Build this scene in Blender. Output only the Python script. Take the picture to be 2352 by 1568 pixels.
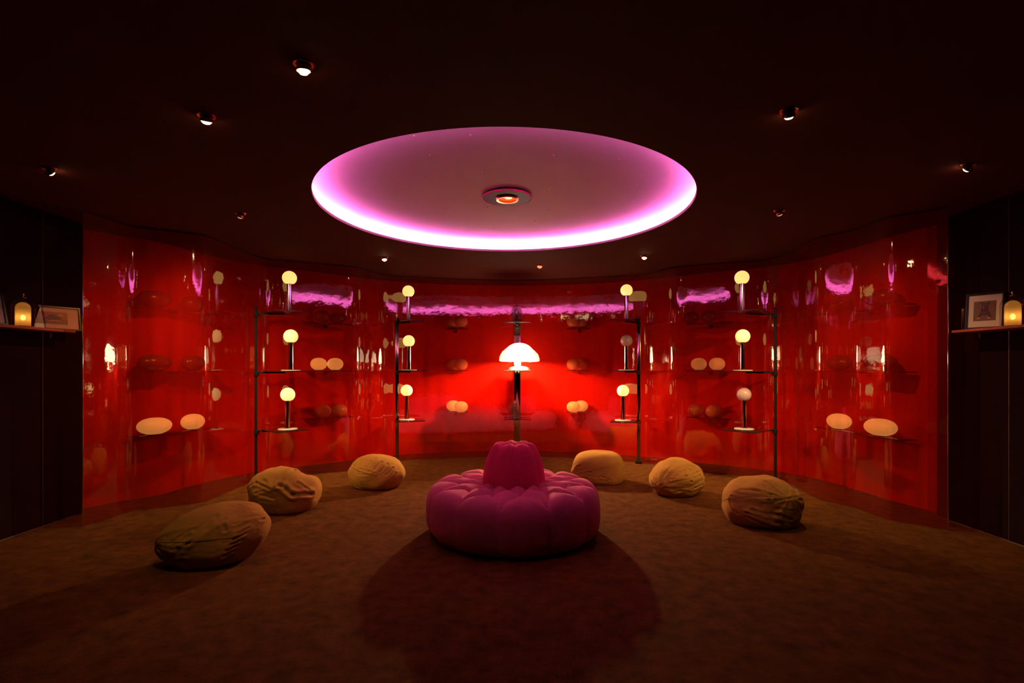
import bpy, bmesh, math, random
from mathutils import Vector, Matrix, noise
R = math.radians
PI = math.pi
random.seed(7)
SC = bpy.context.scene
COL = SC.collection
for o in list(bpy.data.objects):
    bpy.data.objects.remove(o)

# ------------------------------------------------------------------ camera, world, exposure
F = 1190.0                    # focal length in pixels of a 2352 px wide frame
HZ = 845.0                    # height of the horizon line in the photograph
HC = 1.40                     # lens height
cam = bpy.data.cameras.new('camera')
cam.sensor_width = 36.0
cam.lens = 36.0 * F / 2352.0
cam.shift_y = (HZ - 784.0) / 2352.0
cam.clip_start = 0.05
camo = bpy.data.objects.new('camera', cam)
COL.objects.link(camo)
camo.location = (0, 0, HC)
camo.rotation_euler = (R(90), 0, 0)
SC.camera = camo

w = bpy.data.worlds.new('world')
SC.world = w
w.use_nodes = True
w.node_tree.nodes['Background'].inputs[0].default_value = (0.55, 0.02, 0.02, 1)
w.node_tree.nodes['Background'].inputs[1].default_value = 0.0
SC.view_settings.view_transform = 'Standard'
SC.view_settings.look = 'None'
SC.view_settings.exposure = 0.0
SC.view_settings.gamma = 1.0
SC.view_settings.use_curve_mapping = False

# lamp strengths, tuned here
E_LED = 95.0
E_MUSH = 680.0
E_GLOBE = 1.2
E_PEBBLE = 0.52
E_BULB = 40.0
E_LANTERN = 12.0
WARM = (1.0, 0.60, 0.24)
SPOT = 0.6

CEIL = 2.79
def at(px, d):
    """plan position (x, y) of something seen at pixel column px at depth d"""
    return ((px - 1176.0) / F * d, d)

# ------------------------------------------------------------------ materials
def mat(name, base=(0.5, 0.5, 0.5), rough=0.5, metal=0.0, spec=0.5, bump=0.0, bscale=50.0,
        var=0.0, vscale=5.0, stretch=(1, 1, 1), sheen=0.0, emit=None, estr=0.0, coat=0.0, trans=0.0, ior=1.45):
    m = bpy.data.materials.new(name)
    m.use_nodes = True
    nt = m.node_tree
    b = nt.nodes['Principled BSDF']
    b.inputs['Base Color'].default_value = (*base, 1)
    b.inputs['Roughness'].default_value = rough
    b.inputs['Metallic'].default_value = metal
    b.inputs['Specular IOR Level'].default_value = spec
    b.inputs['IOR'].default_value = ior
    b.inputs['Coat Weight'].default_value = coat
    b.inputs['Transmission Weight'].default_value = trans
    if sheen:
        b.inputs['Sheen Weight'].default_value = sheen
        b.inputs['Sheen Roughness'].default_value = 0.4
        b.inputs['Sheen Tint'].default_value = (*[min(1, c * 1.3 + 0.1) for c in base], 1)
    if emit:
        b.inputs['Emission Color'].default_value = (*emit, 1)
        b.inputs['Emission Strength'].default_value = estr
    tc = nt.nodes.new('ShaderNodeTexCoord')
    mp = nt.nodes.new('ShaderNodeMapping')
    mp.inputs['Scale'].default_value = stretch
    nt.links.new(tc.outputs['Object'], mp.inputs['Vector'])
    if var:
        n = nt.nodes.new('ShaderNodeTexNoise')
        n.inputs['Scale'].default_value = vscale
        n.inputs['Detail'].default_value = 6
        n.inputs['Roughness'].default_value = 0.65
        nt.links.new(mp.outputs[0], n.inputs['Vector'])
        cr = nt.nodes.new('ShaderNodeValToRGB')
        cr.color_ramp.elements[0].position = 0.3
        cr.color_ramp.elements[1].position = 0.7
        cr.color_ramp.elements[0].color = (*[c * (1 - var) for c in base], 1)
        cr.color_ramp.elements[1].color = (*[min(1, c * (1 + var)) for c in base], 1)
        nt.links.new(n.outputs['Fac'], cr.inputs[0])
        nt.links.new(cr.outputs[0], b.inputs['Base Color'])
    if bump:
        n2 = nt.nodes.new('ShaderNodeTexNoise')
        n2.inputs['Scale'].default_value = bscale
        n2.inputs['Detail'].default_value = 4
        nt.links.new(mp.outputs[0], n2.inputs['Vector'])
        bp = nt.nodes.new('ShaderNodeBump')
        bp.inputs['Strength'].default_value = bump
        bp.inputs['Distance'].default_value = 0.01
        nt.links.new(n2.outputs['Fac'], bp.inputs['Height'])
        nt.links.new(bp.outputs[0], b.inputs['Normal'])
    return m

def film_mat():
    m = bpy.data.materials.new('red_vinyl_film')
    m.use_nodes = True
    nt = m.node_tree
    nt.nodes.clear()
    N = nt.nodes.new
    L = nt.links.new
    out = N('ShaderNodeOutputMaterial')
    tr = N('ShaderNodeBsdfTransparent')
    tr.inputs[0].default_value = (0.84, 0.46, 0.26, 1)
    df = N('ShaderNodeBsdfDiffuse')
    df.inputs[0].default_value = (0.80, 0.018, 0.009, 1)
    tl = N('ShaderNodeBsdfTranslucent')
    tl.inputs[0].default_value = (0.80, 0.018, 0.008, 1)
    gl = N('ShaderNodeBsdfGlossy')
    gl.inputs['Color'].default_value = (1, 1, 1, 1)
    gl.inputs['Roughness'].default_value = 0.035
    tc = N('ShaderNodeTexCoord')
    mp = N('ShaderNodeMapping')
    mp.inputs['Scale'].default_value = (1, 1, 0.12)
    L(tc.outputs['Object'], mp.inputs[0])
    n1 = N('ShaderNodeTexNoise')
    n1.inputs['Scale'].default_value = 9
    n1.inputs['Detail'].default_value = 2
    L(mp.outputs[0], n1.inputs['Vector'])
    n2 = N('ShaderNodeTexNoise')
    n2.inputs['Scale'].default_value = 14
    n2.inputs['Detail'].default_value = 3
    L(tc.outputs['Object'], n2.inputs['Vector'])
    bp = N('ShaderNodeBump')
    bp.inputs['Strength'].default_value = 0.014
    bp.inputs['Distance'].default_value = 0.02
    L(n1.outputs['Fac'], bp.inputs['Height'])
    bp2 = N('ShaderNodeBump')
    bp2.inputs['Strength'].default_value = 0.035
    bp2.inputs['Distance'].default_value = 0.02
    L(n2.outputs['Fac'], bp2.inputs['Height'])
    L(bp.outputs[0], bp2.inputs['Normal'])
    L(bp2.outputs[0], gl.inputs['Normal'])
    a = N('ShaderNodeAddShader')
    mx0 = N('ShaderNodeMixShader')
    mx0.inputs[0].default_value = 0.45
    L(df.outputs[0], mx0.inputs[1]); L(tl.outputs[0], mx0.inputs[2])
    mx1 = N('ShaderNodeMixShader')
    # the film's haze runs in faint upright streaks
    n3 = N('ShaderNodeTexNoise')
    n3.inputs['Scale'].default_value = 12
    n3.inputs['Detail'].default_value = 5
    mp3 = N('ShaderNodeMapping')
    mp3.inputs['Scale'].default_value = (1, 1, 0.04)
    L(tc.outputs['Object'], mp3.inputs[0]); L(mp3.outputs[0], n3.inputs['Vector'])
    mr = N('ShaderNodeMapRange')
    mr.inputs[1].default_value = 0.3; mr.inputs[2].default_value = 0.7
    mr.inputs[3].default_value = 0.13; mr.inputs[4].default_value = 0.20
    L(n3.outputs['Fac'], mr.inputs[0]); L(mr.outputs[0], mx1.inputs[0])
    L(tr.outputs[0], mx1.inputs[1]); L(mx0.outputs[0], mx1.inputs[2])
    lw = N('ShaderNodeLayerWeight')
    lw.inputs[0].default_value = 0.5
    pw = N('ShaderNodeMath'); pw.operation = 'POWER'; pw.inputs[1].default_value = 4.0
    L(lw.outputs['Facing'], pw.inputs[0])
    ma = N('ShaderNodeMath'); ma.operation = 'MULTIPLY_ADD'
    ma.inputs[1].default_value = 0.5; ma.inputs[2].default_value = 0.105
    L(pw.outputs[0], ma.inputs[0])
    mx2 = N('ShaderNodeMixShader')
    L(ma.outputs[0], mx2.inputs[0]); L(mx1.outputs[0], mx2.inputs[1]); L(gl.outputs[0], mx2.inputs[2])
    L(mx2.outputs[0], out.inputs[0])
    return m

def clear_mat(name, tint, refl=0.06, rough=0.02, haze=0.0, hazecol=(1, 1, 1)):
    """thin clear glass: straight-through tint, a mirror-like skin, some haze"""
    m = bpy.data.materials.new(name)
    m.use_nodes = True
    nt = m.node_tree
    nt.nodes.clear()
    N = nt.nodes.new; L = nt.links.new
    out = N('ShaderNodeOutputMaterial')
    tr = N('ShaderNodeBsdfTransparent'); tr.inputs[0].default_value = (*tint, 1)
    gl = N('ShaderNodeBsdfGlossy'); gl.inputs['Roughness'].default_value = rough
    tl = N('ShaderNodeBsdfTranslucent'); tl.inputs[0].default_value = (*hazecol, 1)
    mx = N('ShaderNodeMixShader'); mx.inputs[0].default_value = haze
    L(tr.outputs[0], mx.inputs[1]); L(tl.outputs[0], mx.inputs[2])
    lw = N('ShaderNodeLayerWeight'); lw.inputs[0].default_value = 0.5
    pw = N('ShaderNodeMath'); pw.operation = 'POWER'; pw.inputs[1].default_value = 3.0
    L(lw.outputs['Facing'], pw.inputs[0])
    ma = N('ShaderNodeMath'); ma.operation = 'MULTIPLY_ADD'
    ma.inputs[1].default_value = 0.6; ma.inputs[2].default_value = refl
    L(pw.outputs[0], ma.inputs[0])
    m2 = N('ShaderNodeMixShader')
    L(ma.outputs[0], m2.inputs[0]); L(mx.outputs[0], m2.inputs[1]); L(gl.outputs[0], m2.inputs[2])
    L(m2.outputs[0], out.inputs[0])
    return m

def glow(name, col, s):
    return mat(name, (0.8, 0.75, 0.7), 0.35, emit=col, estr=s)

M = dict(
    film=film_mat(),
    ceiling=mat('dark_maroon_ceiling', (0.085, 0.014, 0.010), 0.8, spec=0.15, var=0.08, vscale=1.2, bump=0.05, bscale=60),
    carpet=mat('brown_carpet', (0.125, 0.043, 0.006), 0.95, spec=0.1, var=0.42, vscale=9, bump=0.9, bscale=240),
    wallp=mat('aubergine_panel', (0.010, 0.0009, 0.0018), 0.8, spec=0.08, var=0.1, vscale=2),
    joint=mat('bronze_joint_strip', (0.10, 0.06, 0.04), 0.35, metal=0.6),
    drape=mat('red_backdrop', (0.50, 0.013, 0.0055), 0.9, spec=0.03, var=0.12, vscale=3.0, stretch=(2, 2, 0.12)),
    dome=mat('white_plaster_dome', (0.80, 0.74, 0.74), 0.7, var=0.03, vscale=3),
    led=glow('pink_led_strip', (1.0, 0.15, 0.64), E_LED),
    chrome=mat('chrome', (0.78, 0.74, 0.72), 0.09, metal=1.0),
    dchrome=mat('smoked_chrome', (0.34, 0.27, 0.22), 0.12, metal=1.0),
    black=mat('black_metal', (0.012, 0.010, 0.010), 0.5, spec=0.2),
    shelfglass=mat('smoked_glass_shelf', (0.028, 0.010, 0.010), 0.06, spec=0.6),
    shelfedge=mat('dark_shelf_edge', (0.012, 0.006, 0.006), 0.2),
    disc=mat('pale_marble_disc', (0.80, 0.74, 0.68), 0.12, var=0.08, vscale=20),
    globe=glow('lit_opal_globe', (1.0, 0.63, 0.17), E_GLOBE),
    globeoff=mat('unlit_opal_globe', (0.62, 0.42, 0.42), 0.16, coat=0.6, var=0.04, vscale=9),
    pebble=glow('lit_opal_pebble', (1.0, 0.66, 0.24), E_PEBBLE * 1.15),
    pebblehalf=glow('dimly_lit_opal_pebble', (1.0, 0.62, 0.24), E_PEBBLE * 0.55),
    pebbleoff=mat('unlit_opal_pebble', (0.50, 0.38, 0.40), 0.25),
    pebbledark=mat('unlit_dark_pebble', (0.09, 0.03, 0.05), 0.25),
    shade=glow('glowing_acrylic_shade', (1.0, 0.74, 0.42), 15.0),
    white=mat('white_acrylic', (0.85, 0.80, 0.72), 0.25),
    bulb=glow('bulb', (1.0, 0.72, 0.34), E_BULB),
    lbulb=glow('lantern_bulb', (1.0, 0.66, 0.26), E_LANTERN),
    bag=mat('olive_tan_canvas', (0.42, 0.215, 0.045), 0.9, spec=0.12, var=0.10, vscale=14, bump=0.25, bscale=420, sheen=0.1),
    thread=mat('dark_seam_thread', (0.10, 0.05, 0.015), 0.9),
    velvet=mat('pink_velvet', (0.68, 0.13, 0.25), 0.85, spec=0.15, var=0.10, vscale=12, bump=0.12, bscale=500, sheen=0.35),
    velvetr=mat('hot_pink_velvet', (0.78, 0.045, 0.15), 0.85, spec=0.15, var=0.10, vscale=12, bump=0.12, bscale=500, sheen=0.30),
    button=mat('velvet_button', (0.42, 0.10, 0.15), 0.85),
    copper=mat('copper_trim', (0.80, 0.34, 0.16), 0.22, metal=1.0),
    spotglow=glow('halogen_lens', (1.0, 0.70, 0.36), 22.0),
    spotdim=glow('dim_halogen_lens', (1.0, 0.40, 0.16), 0.7),
    projlens=glow('orange_projector_lens', (1.0, 0.10, 0.02), 0.9),
    projcore=glow('lens_core', (1.0, 0.48, 0.20), 2.4),
    wood=mat('red_lacquer_shelf', (0.34, 0.075, 0.045), 0.35, var=0.15, vscale=6, stretch=(1, 0.1, 1)),
    glass=clear_mat('clear_glass', (0.96, 0.93, 0.90), 0.035),
    glassgrey=clear_mat('clear_display_glass', (0.80, 0.78, 0.80), 0.10, 0.03, 0.08, (0.9, 0.8, 0.8)),
    amber=clear_mat('frosted_amber_glass', (0.95, 0.72, 0.30), 0.03, 0.2, 0.75, (1.0, 0.62, 0.20)),
    brass=mat('brass', (0.75, 0.46, 0.18), 0.25, metal=1.0),
    frame=mat('black_picture_frame', (0.010, 0.007, 0.007), 0.3),
    mount=mat('cream_picture_mount', (0.66, 0.52, 0.50), 0.7),
    ph1=mat('print_brown', (0.26, 0.085, 0.035), 0.4),
    ph2=mat('print_dark', (0.060, 0.014, 0.014), 0.4),
    ph3=mat('print_light', (0.40, 0.20, 0.14), 0.4),
    ph4=mat('print_olive', (0.17, 0.080, 0.022), 0.4),
    tag=mat('pale_tag', (0.80, 0.66, 0.45), 0.3),
)

# ------------------------------------------------------------------ helpers
def obj(name, bm, m, parent=None, smooth=True, loc=None, rot=None):
    me = bpy.data.meshes.new(name)
    bm.normal_update()
    bm.to_mesh(me)
    bm.free()
    for mm in (m if isinstance(m, (list, tuple)) else [m]):
        me.materials.append(mm)
    if smooth:
        me.polygons.foreach_set('use_smooth', [True] * len(me.polygons))
        try:
            me.set_sharp_from_angle(angle=R(38))
        except Exception:
            pass
    o = bpy.data.objects.new(name, me)
    COL.objects.link(o)
    if parent:
        o.parent = parent
    if loc:
        o.location = loc
    if rot:
        o.rotation_euler = rot
    return o

def tag(o, label, cat, group=None):
    o['label'] = label
    o['category'] = cat
    if group:
        o['group'] = group
    return o

def thing(name, label, cat, loc=(0, 0, 0), rz=0, group=None):
    o = bpy.data.objects.new(name, None)
    o.empty_display_size = 0.1
    COL.objects.link(o)
    o.location = loc
    o.rotation_euler = (0, 0, rz)
    return tag(o, label, cat, group)

def struct(name, bm, m, smooth=False):
    o = obj(name, bm, m, smooth=smooth)
    o['kind'] = 'structure'
    return o

def copy_tree(o, parent=None):
    c = o.copy()
    COL.objects.link(c)
    c.parent = parent
    for ch in list(o.children):
        copy_tree(ch, c)
    return c

def box(bm, c, s, rz=0, bev=0.0, mi=0):
    r = bmesh.ops.create_cube(bm, size=1)
    vs = r['verts']
    bmesh.ops.scale(bm, vec=s, verts=vs)
    if bev:
        es = list({e for v in vs for e in v.link_edges})
        rr = bmesh.ops.bevel(bm, geom=es, offset=bev, segments=2, affect='EDGES', profile=0.5)
        vs = list({v for f in rr['faces'] for v in f.verts} | {v for v in vs if v.is_valid})
    if rz:
        bmesh.ops.rotate(bm, cent=(0, 0, 0), matrix=Matrix.Rotation(rz, 3, 'Z'), verts=vs)
    bmesh.ops.translate(bm, vec=c, verts=vs)
    if mi:
        for f in {f for v in vs for f in v.link_faces}:
            f.material_index = mi
    return bm

def lathe(bm, prof, segs=32, c=(0, 0, 0), mi=0):
    """prof: list of (r, z); r == 0 closes with a pole"""
    rings = []
    for r, z in prof:
        if r <= 1e-6:
            rings.append([bm.verts.new((c[0], c[1], c[2] + z))])
        else:
            rings.append([bm.verts.new((c[0] + r * math.cos(2 * PI * k / segs), c[1] + r * math.sin(2 * PI * k / segs), c[2] + z)) for k in range(segs)])
    for a, b in zip(rings[:-1], rings[1:]):
        for k in range(segs):
            k2 = (k + 1) % segs
            if len(a) == 1 and len(b) == 1:
                continue
            if len(a) == 1:
                f = bm.faces.new((a[0], b[k2], b[k]))
            elif len(b) == 1:
                f = bm.faces.new((a[k], a[k2], b[0]))
            else:
                f = bm.faces.new((a[k], a[k2], b[k2], b[k]))
            f.material_index = mi
    bmesh.ops.recalc_face_normals(bm, faces=bm.faces)
    return bm

def tube(bm, pts, r, segs=8, cap=True):
    pts = [Vector(p) for p in pts]
    rings = []
    for i, p in enumerate(pts):
        d = (pts[min(i + 1, len(pts) - 1)] - pts[max(i - 1, 0)]).normalized()
        up = Vector((0, 0, 1)) if abs(d.z) < 0.95 else Vector((1, 0, 0))
        a = d.cross(up).normalized()
        b = d.cross(a).normalized()
        rr = r[i] if isinstance(r, (list, tuple)) else r
        rings.append([bm.verts.new(p + a * rr * math.cos(2 * PI * k / segs) + b * rr * math.sin(2 * PI * k / segs)) for k in range(segs)])
    for a, b in zip(rings[:-1], rings[1:]):
        for k in range(segs):
            bm.faces.new((a[k], a[(k + 1) % segs], b[(k + 1) % segs], b[k]))
    if cap:
        bm.faces.new(rings[0]); bm.faces.new(rings[-1])
    bmesh.ops.recalc_face_normals(bm, faces=bm.faces)
    return bm

def ellip(bm, c, s, u=32, v=20):
    r = bmesh.ops.create_uvsphere(bm, u_segments=u, v_segments=v, radius=1)
    bmesh.ops.scale(bm, vec=s, verts=r['verts'])
    bmesh.ops.translate(bm, vec=c, verts=r['verts'])
    return bm

NB = bmesh.new

# ------------------------------------------------------------------ plan of the film (pixel column, depth)
LEFT = [(190, 4.57), (236, 4.75), (269, 4.90), (300, 5.05), (335, 5.125), (370, 5.18), (405, 5.245), (445, 5.33), (472, 5.43), (508, 5.70), (541, 6.00), (564, 6.22),
        (590, 6.43), (612, 6.60), (648, 6.67), (702, 6.80), (755, 6.93), (804, 7.05), (828, 7.19), (850, 7.45), (875, 7.66), (900, 7.76), (950, 7.88), (1000, 7.97),
        (1050, 8.04), (1100, 8.10), (1145, 8.135), (1187, 8.15)]
RIGHT = [(1230, 8.135), (1270, 8.09), (1310, 8.02), (1340, 7.96), (1400, 7.83), (1450, 7.73), (1490, 7.60), (1520, 7.36), (1552, 7.10),
         (1600, 6.98), (1650, 6.86), (1700, 6.75), (1735, 6.70), (1762, 6.63), (1784, 6.50), (1803, 6.36), (1832, 6.12), (1850, 5.84), (1870, 5.60), (1890, 5.47),
         (1925, 5.33), (1962, 5.20), (1988, 5.05), (2014, 4.90), (2045, 4.75), (2075, 4.685), (2110, 4.61), (2150, 4.52), (2178, 4.46)]
PLAN = [Vector(at(*p)) for p in LEFT + RIGHT]
# Catmull-Rom through the plan points, so that it is smooth
def spline(P, n=8):
    out = []
    for i in range(len(P) - 1):
        p0 = P[max(i - 1, 0)]; p1 = P[i]; p2 = P[i + 1]; p3 = P[min(i + 2, len(P) - 1)]
        for k in range(n):
            t = k / n
            out.append(0.5 * ((2 * p1) + (p2 - p0) * t + (2 * p0 - 5 * p1 + 4 * p2 - p3) * t * t + (3 * p1 - p0 - 3 * p2 + p3) * t ** 3))
    out.append(P[-1].copy())
    return out
CURVE = spline(PLAN)
# even out small kinks
for _ in range(6):
    CURVE = [CURVE[0]] + [(CURVE[i - 1] + 2 * CURVE[i] + CURVE[i + 1]) / 4 for i in range(1, len(CURVE) - 1)] + [CURVE[-1]]
def film_d(px, curve=None):
    curve = curve or CURVE
    for a, b in zip(curve[:-1], curve[1:]):
        xa = 1176 + F * a.x / a.y; xb = 1176 + F * b.x / b.y
        if (xa - px) * (xb - px) <= 0 and xa != xb:
            t = (px - xa) / (xb - xa)
            return (a + (b - a) * t).y
    return 8
def curve_index(px):
    return min(range(len(CURVE)), key=lambda i: abs(1176 + F * CURVE[i].x / CURVE[i].y - px))

# ------------------------------------------------------------------ the room
XL, XR, YB, YF = -4.15, 4.02, -2.6, 9.9
XLo, XRo = -5.0, 4.9

bm = NB(); box(bm, ((XLo + XRo) / 2, (YB + YF) / 2, -0.05), (XRo - XLo, YF - YB, 0.1)); struct('floor', bm, M['carpet'])
bm = NB(); box(bm, (XL - 0.06, (YB + 5.0) / 2, CEIL / 2), (0.12, 5.0 - YB, CEIL))
wl = struct('wall_left', bm, M['wallp'])
bm = NB(); box(bm, (XR + 0.06, (YB + 4.9) / 2, CEIL / 2), (0.12, 4.9 - YB, CEIL))
wr = struct('wall_right', bm, M['wallp'])
bm = NB(); box(bm, ((XL + XR) / 2, YB - 0.06, CEIL / 2), (XR - XL + 0.24, 0.12, CEIL)); struct('wall_front', bm, M['wallp'])
# wall panels stand proud of the side walls, with thin joints between them
for side, wall, xw in ((1, wl, XL), (-1, wr, XR)):
    y0 = YB + 0.05
    joints = [1.55, 3.05, 4.56] if side == 1 else [1.4, 2.9, 4.17]
    prev = y0
    for yj in joints + [4.98 if side == 1 else 4.88]:
        b2 = NB(); box(b2, (xw + side * 0.009, (prev + yj) / 2, CEIL / 2), (0.018, yj - prev - 0.008, CEIL - 0.012), bev=0.002)
        p = obj('wall_panel', b2, M['wallp'], wall, smooth=False)
        prev = yj
    for yj in joints:
        b2 = NB(); box(b2, (xw + side * 0.016, yj, CEIL / 2), (0.010, 0.006, CEIL - 0.02)); obj('joint_strip', b2, M['joint'], wall, smooth=False)
    b2 = NB(); box(b2, (xw + side * 0.024, (y0 + 4.9) / 2, 0.006), (0.012, 4.9 - y0, 0.012), bev=0.002)
    o = obj('baseboard_left' if side == 1 else 'baseboard_right', b2, M['joint'], smooth=False); o['kind'] = 'structure'

# red backdrop wall behind the film, softly pleated
offs = []
for i, p in enumerate(CURVE):
    a = CURVE[max(0, i - 22)]; b = CURVE[min(len(CURVE) - 1, i + 22)]
    t = (b - a).normalized()
    n = Vector((-t.y, t.x))
    offs.append(p + n * 0.66)
sm = offs
for _ in range(260):
    sm = [sm[0]] + [(sm[i - 1] + sm[i + 1]) / 2 for i in range(1, len(sm) - 1)] + [sm[-1]]
sm[0] = Vector((-4.32, 4.95)); sm[-1] = Vector((4.2, 4.82))
BACK = sm
bm = NB()
fine = spline(sm[::6] + [sm[-1]], 24)
prev = None
s = 0
for i, p in enumerate(fine):
    a = fine[max(0, i - 1)]; b = fine[min(len(fine) - 1, i + 1)]
    t = (b - a).normalized(); n = Vector((-t.y, t.x))
    s += (p - a).length if i else 0
    q = p + n * (0.005 * math.sin(s * 19 + 2.2 * math.sin(s * 5)))
    cur = (bm.verts.new((q.x, q.y, 0)), bm.verts.new((q.x, q.y, CEIL)),
           bm.verts.new((q.x + n.x * 0.08, q.y + n.y * 0.08, 0)), bm.verts.new((q.x + n.x * 0.08, q.y + n.y * 0.08, CEIL)))
    if prev:
        bm.faces.new((prev[0], cur[0], cur[1], prev[1]))
        bm.faces.new((prev[2], prev[3], cur[3], cur[2]))
    prev = cur
bmesh.ops.recalc_face_normals(bm, faces=bm.faces)
struct('wall_back', bm, M['drape'], smooth=True)

# ceiling with the round opening
OC = (-0.062, 4.585); OR = 1.60
n = 128
bm = NB()
x0, x1, y0, y1 = XLo, XRo, YB, YF
angs = sorted([2 * PI * k / n for k in range(n)] + [math.atan2(yy - OC[1], xx - OC[0]) % (2 * PI) for xx in (x0, x1) for yy in (y0, y1)])
inn, outr, top_i, top_o = [], [], [], []
for a in angs:
    ca, sa = math.cos(a), math.sin(a)
    ts = []
    if abs(ca) > 1e-9: ts.append(((x1 if ca > 0 else x0) - OC[0]) / ca)
    if abs(sa) > 1e-9: ts.append(((y1 if sa > 0 else y0) - OC[1]) / sa)
    t = min(ts)
    for lst, rr, zz in ((inn, OR, CEIL), (outr, t, CEIL), (top_i, OR, CEIL + 0.02), (top_o, t, CEIL + 0.02)):
        lst.append(bm.verts.new((OC[0] + rr * ca, OC[1] + rr * sa, zz)))
for k in range(len(angs)):
    k2 = (k + 1) % len(angs)
    bm.faces.new((inn[k], inn[k2], outr[k2], outr[k]))
    bm.faces.new((top_i[k], top_o[k], top_o[k2], top_i[k2]))
    bm.faces.new((outr[k], outr[k2], top_o[k2], top_o[k]))
    bm.faces.new((inn[k], top_i[k], top_i[k2], inn[k2]))
ceil = struct('ceiling', bm, M['ceiling'])
# the recess
bm = NB()
lathe(bm, [(OR + 0.002, 0.0), (OR - 0.004, 0.004), (OR - 0.004, 0.024), (1.674, 0.026), (1.676, 0.039), (1.682, 0.039), (1.684, 0.026), (1.76, 0.026), (1.76, 0.110), (1.755, 0.128), (1.74, 0.142), (1.70, 0.150),
           (1.55, 0.155), (1.2, 0.158), (0.7, 0.160), (0.24, 0.162), (0.0, 0.162)], 128, (OC[0], OC[1], CEIL))
for f in bm.faces:
    f.normal_flip() if f.normal.z > 0.5 and f.calc_center_median().z > CEIL + 0.1 else None
obj('dome_recess', bm, M['dome'], ceil)
led = []
bm = NB()
lathe(bm, [(1.708, 0.0), (1.726, 0.0), (1.726, 0.004), (1.708, 0.004), (1.708, 0.0)], 128, (OC[0], OC[1], CEIL + 0.028))
obj('light_strip', bm, M['led'], ceil)
bm = NB()
lathe(bm, [(1.6855, 0.0), (1.6875, 0.0), (1.6875, 0.009), (1.6855, 0.009), (1.6855, 0.0)], 128, (OC[0], OC[1], CEIL + 0.0285))
obj('added_cove_wall_glow', bm, M['led'], ceil)  # extra unseen strip, added to brighten the cove wall mirrored in the film
# dome tiny glass star points
for px, py in ((1260, 436), (1463, 426), (1537, 392), (1107, 396), (987, 355), (1228, 507), (1134, 525), (908, 440), (1272, 356),
               (951, 311), (1080, 310), (1422, 365), (1120, 475), (1260, 482)):
    h = CEIL + 0.155 - HC
    d = h * F / (HZ - py)
    x, y = at(px, d)
    bm = NB(); lathe(bm, [(0, -0.010), (0.0045, -0.007), (0.006, 0.012), (0, 0.012)], 8, (x, y, CEIL + 0.155))
    obj('dome_stud', bm, M['tag'], ceil)

# projector-like fixture at the middle of the dome
pj = thing('ceiling_spotlight', 'round black fixture with a glowing orange lens at the middle of the white dome', 'ceiling light', (OC[0] + 0.02, OC[1] + 0.07, 2.922))
bm = NB(); lathe(bm, [(0.095, 0.0), (0.214, 0.0), (0.216, 0.004), (0.216, 0.022), (0.205, 0.030), (0.095, 0.030), (0.095, 0.0)], 64); obj('mounting_plate', bm, M['black'], pj)
bm = NB(); lathe(bm, [(0.216, 0.0), (0.220, 0.0), (0.221, 0.012), (0.217, 0.012), (0.216, 0.0)], 64); obj('rim', bm, M['velvetr'], pj)  # pink stands in for magenta light on the plate's edge
bm = NB(); lathe(bm, [(0.080, -0.014), (0.098, -0.016), (0.104, -0.004), (0.098, 0.01), (0.084, 0.006), (0.080, -0.014)], 48); obj('lens_ring', bm, M['copper'], pj)
bm = NB(); lathe(bm, [(0, 0.016), (0.05, 0.008), (0.088, 0.004), (0.088, 0.02), (0, 0.03)], 40)
ln = obj('lens', bm, M['projlens'], pj)
bm = NB(); ellip(bm, (0.01, 0.01, 0.008), (0.032, 0.022, 0.010), 20, 12); obj('lens_core', bm, M['projcore'], ln)

# ------------------------------------------------------------------ film curtains
def film_panel(i0, i1, label, bow=0.0, z0=0.012, z1=CEIL - 0.004, curve=None):
    C = (curve or CURVE)[i0:i1 + 1]
    C = spline(C, 3)
    bm = NB()
    nz = 26
    cols = []
    for i, p in enumerate(C):
        a = C[max(0, i - 1)]; b = C[min(len(C) - 1, i + 1)]
        t = (b - a).normalized(); nn = Vector((t.y, -t.x))
        col = []
        for k in range(nz + 1):
            v = k / nz
            z = z0 + (z1 - z0) * v
            e = 0.006 * noise.noise(Vector((p.x * 1.7, p.y * 1.7, z * 0.9))) * math.sin(PI * v)
            q = p + nn * e
            col.append(bm.verts.new((q.x, q.y, z)))
        cols.append(col)
    for a, b in zip(cols[:-1], cols[1:]):
        for k in range(nz):
            bm.faces.new((a[k], b[k], b[k + 1], a[k + 1]))
    t = tag(obj('film_screen', bm, M['film']), label, 'screen')
    # ceiling channel that the film hangs from
    bm = NB()
    prev = None
    for i, p in enumerate(C):
        a = C[max(0, i - 1)]; b = C[min(len(C) - 1, i + 1)]
        tt = (b - a).normalized(); nn = Vector((tt.y, -tt.x)) * 0.008
        cur = [bm.verts.new((p.x + s * nn.x, p.y + s * nn.y, z)) for s, z in ((-1, z1 - 0.014), (1, z1 - 0.014), (1, z1), (-1, z1))]
        if prev:
            for k in range(4):
                bm.faces.new((prev[k], cur[k], cur[(k + 1) % 4], prev[(k + 1) % 4]))
        else:
            bm.faces.new(cur)
        prev = cur
    bm.faces.new(prev)
    bmesh.ops.recalc_face_normals(bm, faces=bm.faces)
    obj('top_channel', bm, M['ceiling'], t)
    return t
cuts = [0] + [curve_index(px) for px in (588, 908, 1187, 1466, 1786)] + [len(CURVE) - 1]
flabels = ['tall glossy red film screen at the far left, beside the dark left wall',
           'glossy red film screen between the two lamp posts on the left',
           'glossy red film screen just left of the central bright mushroom lamp',
           'glossy red film screen just right of the central bright mushroom lamp',
           'glossy red film screen between the two lamp posts on the right',
           'tall glossy red film screen at the far right, beside the dark right wall']
films = []
for k in range(6):
    films.append(film_panel(cuts[k], cuts[k + 1], flabels[k]))
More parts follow.
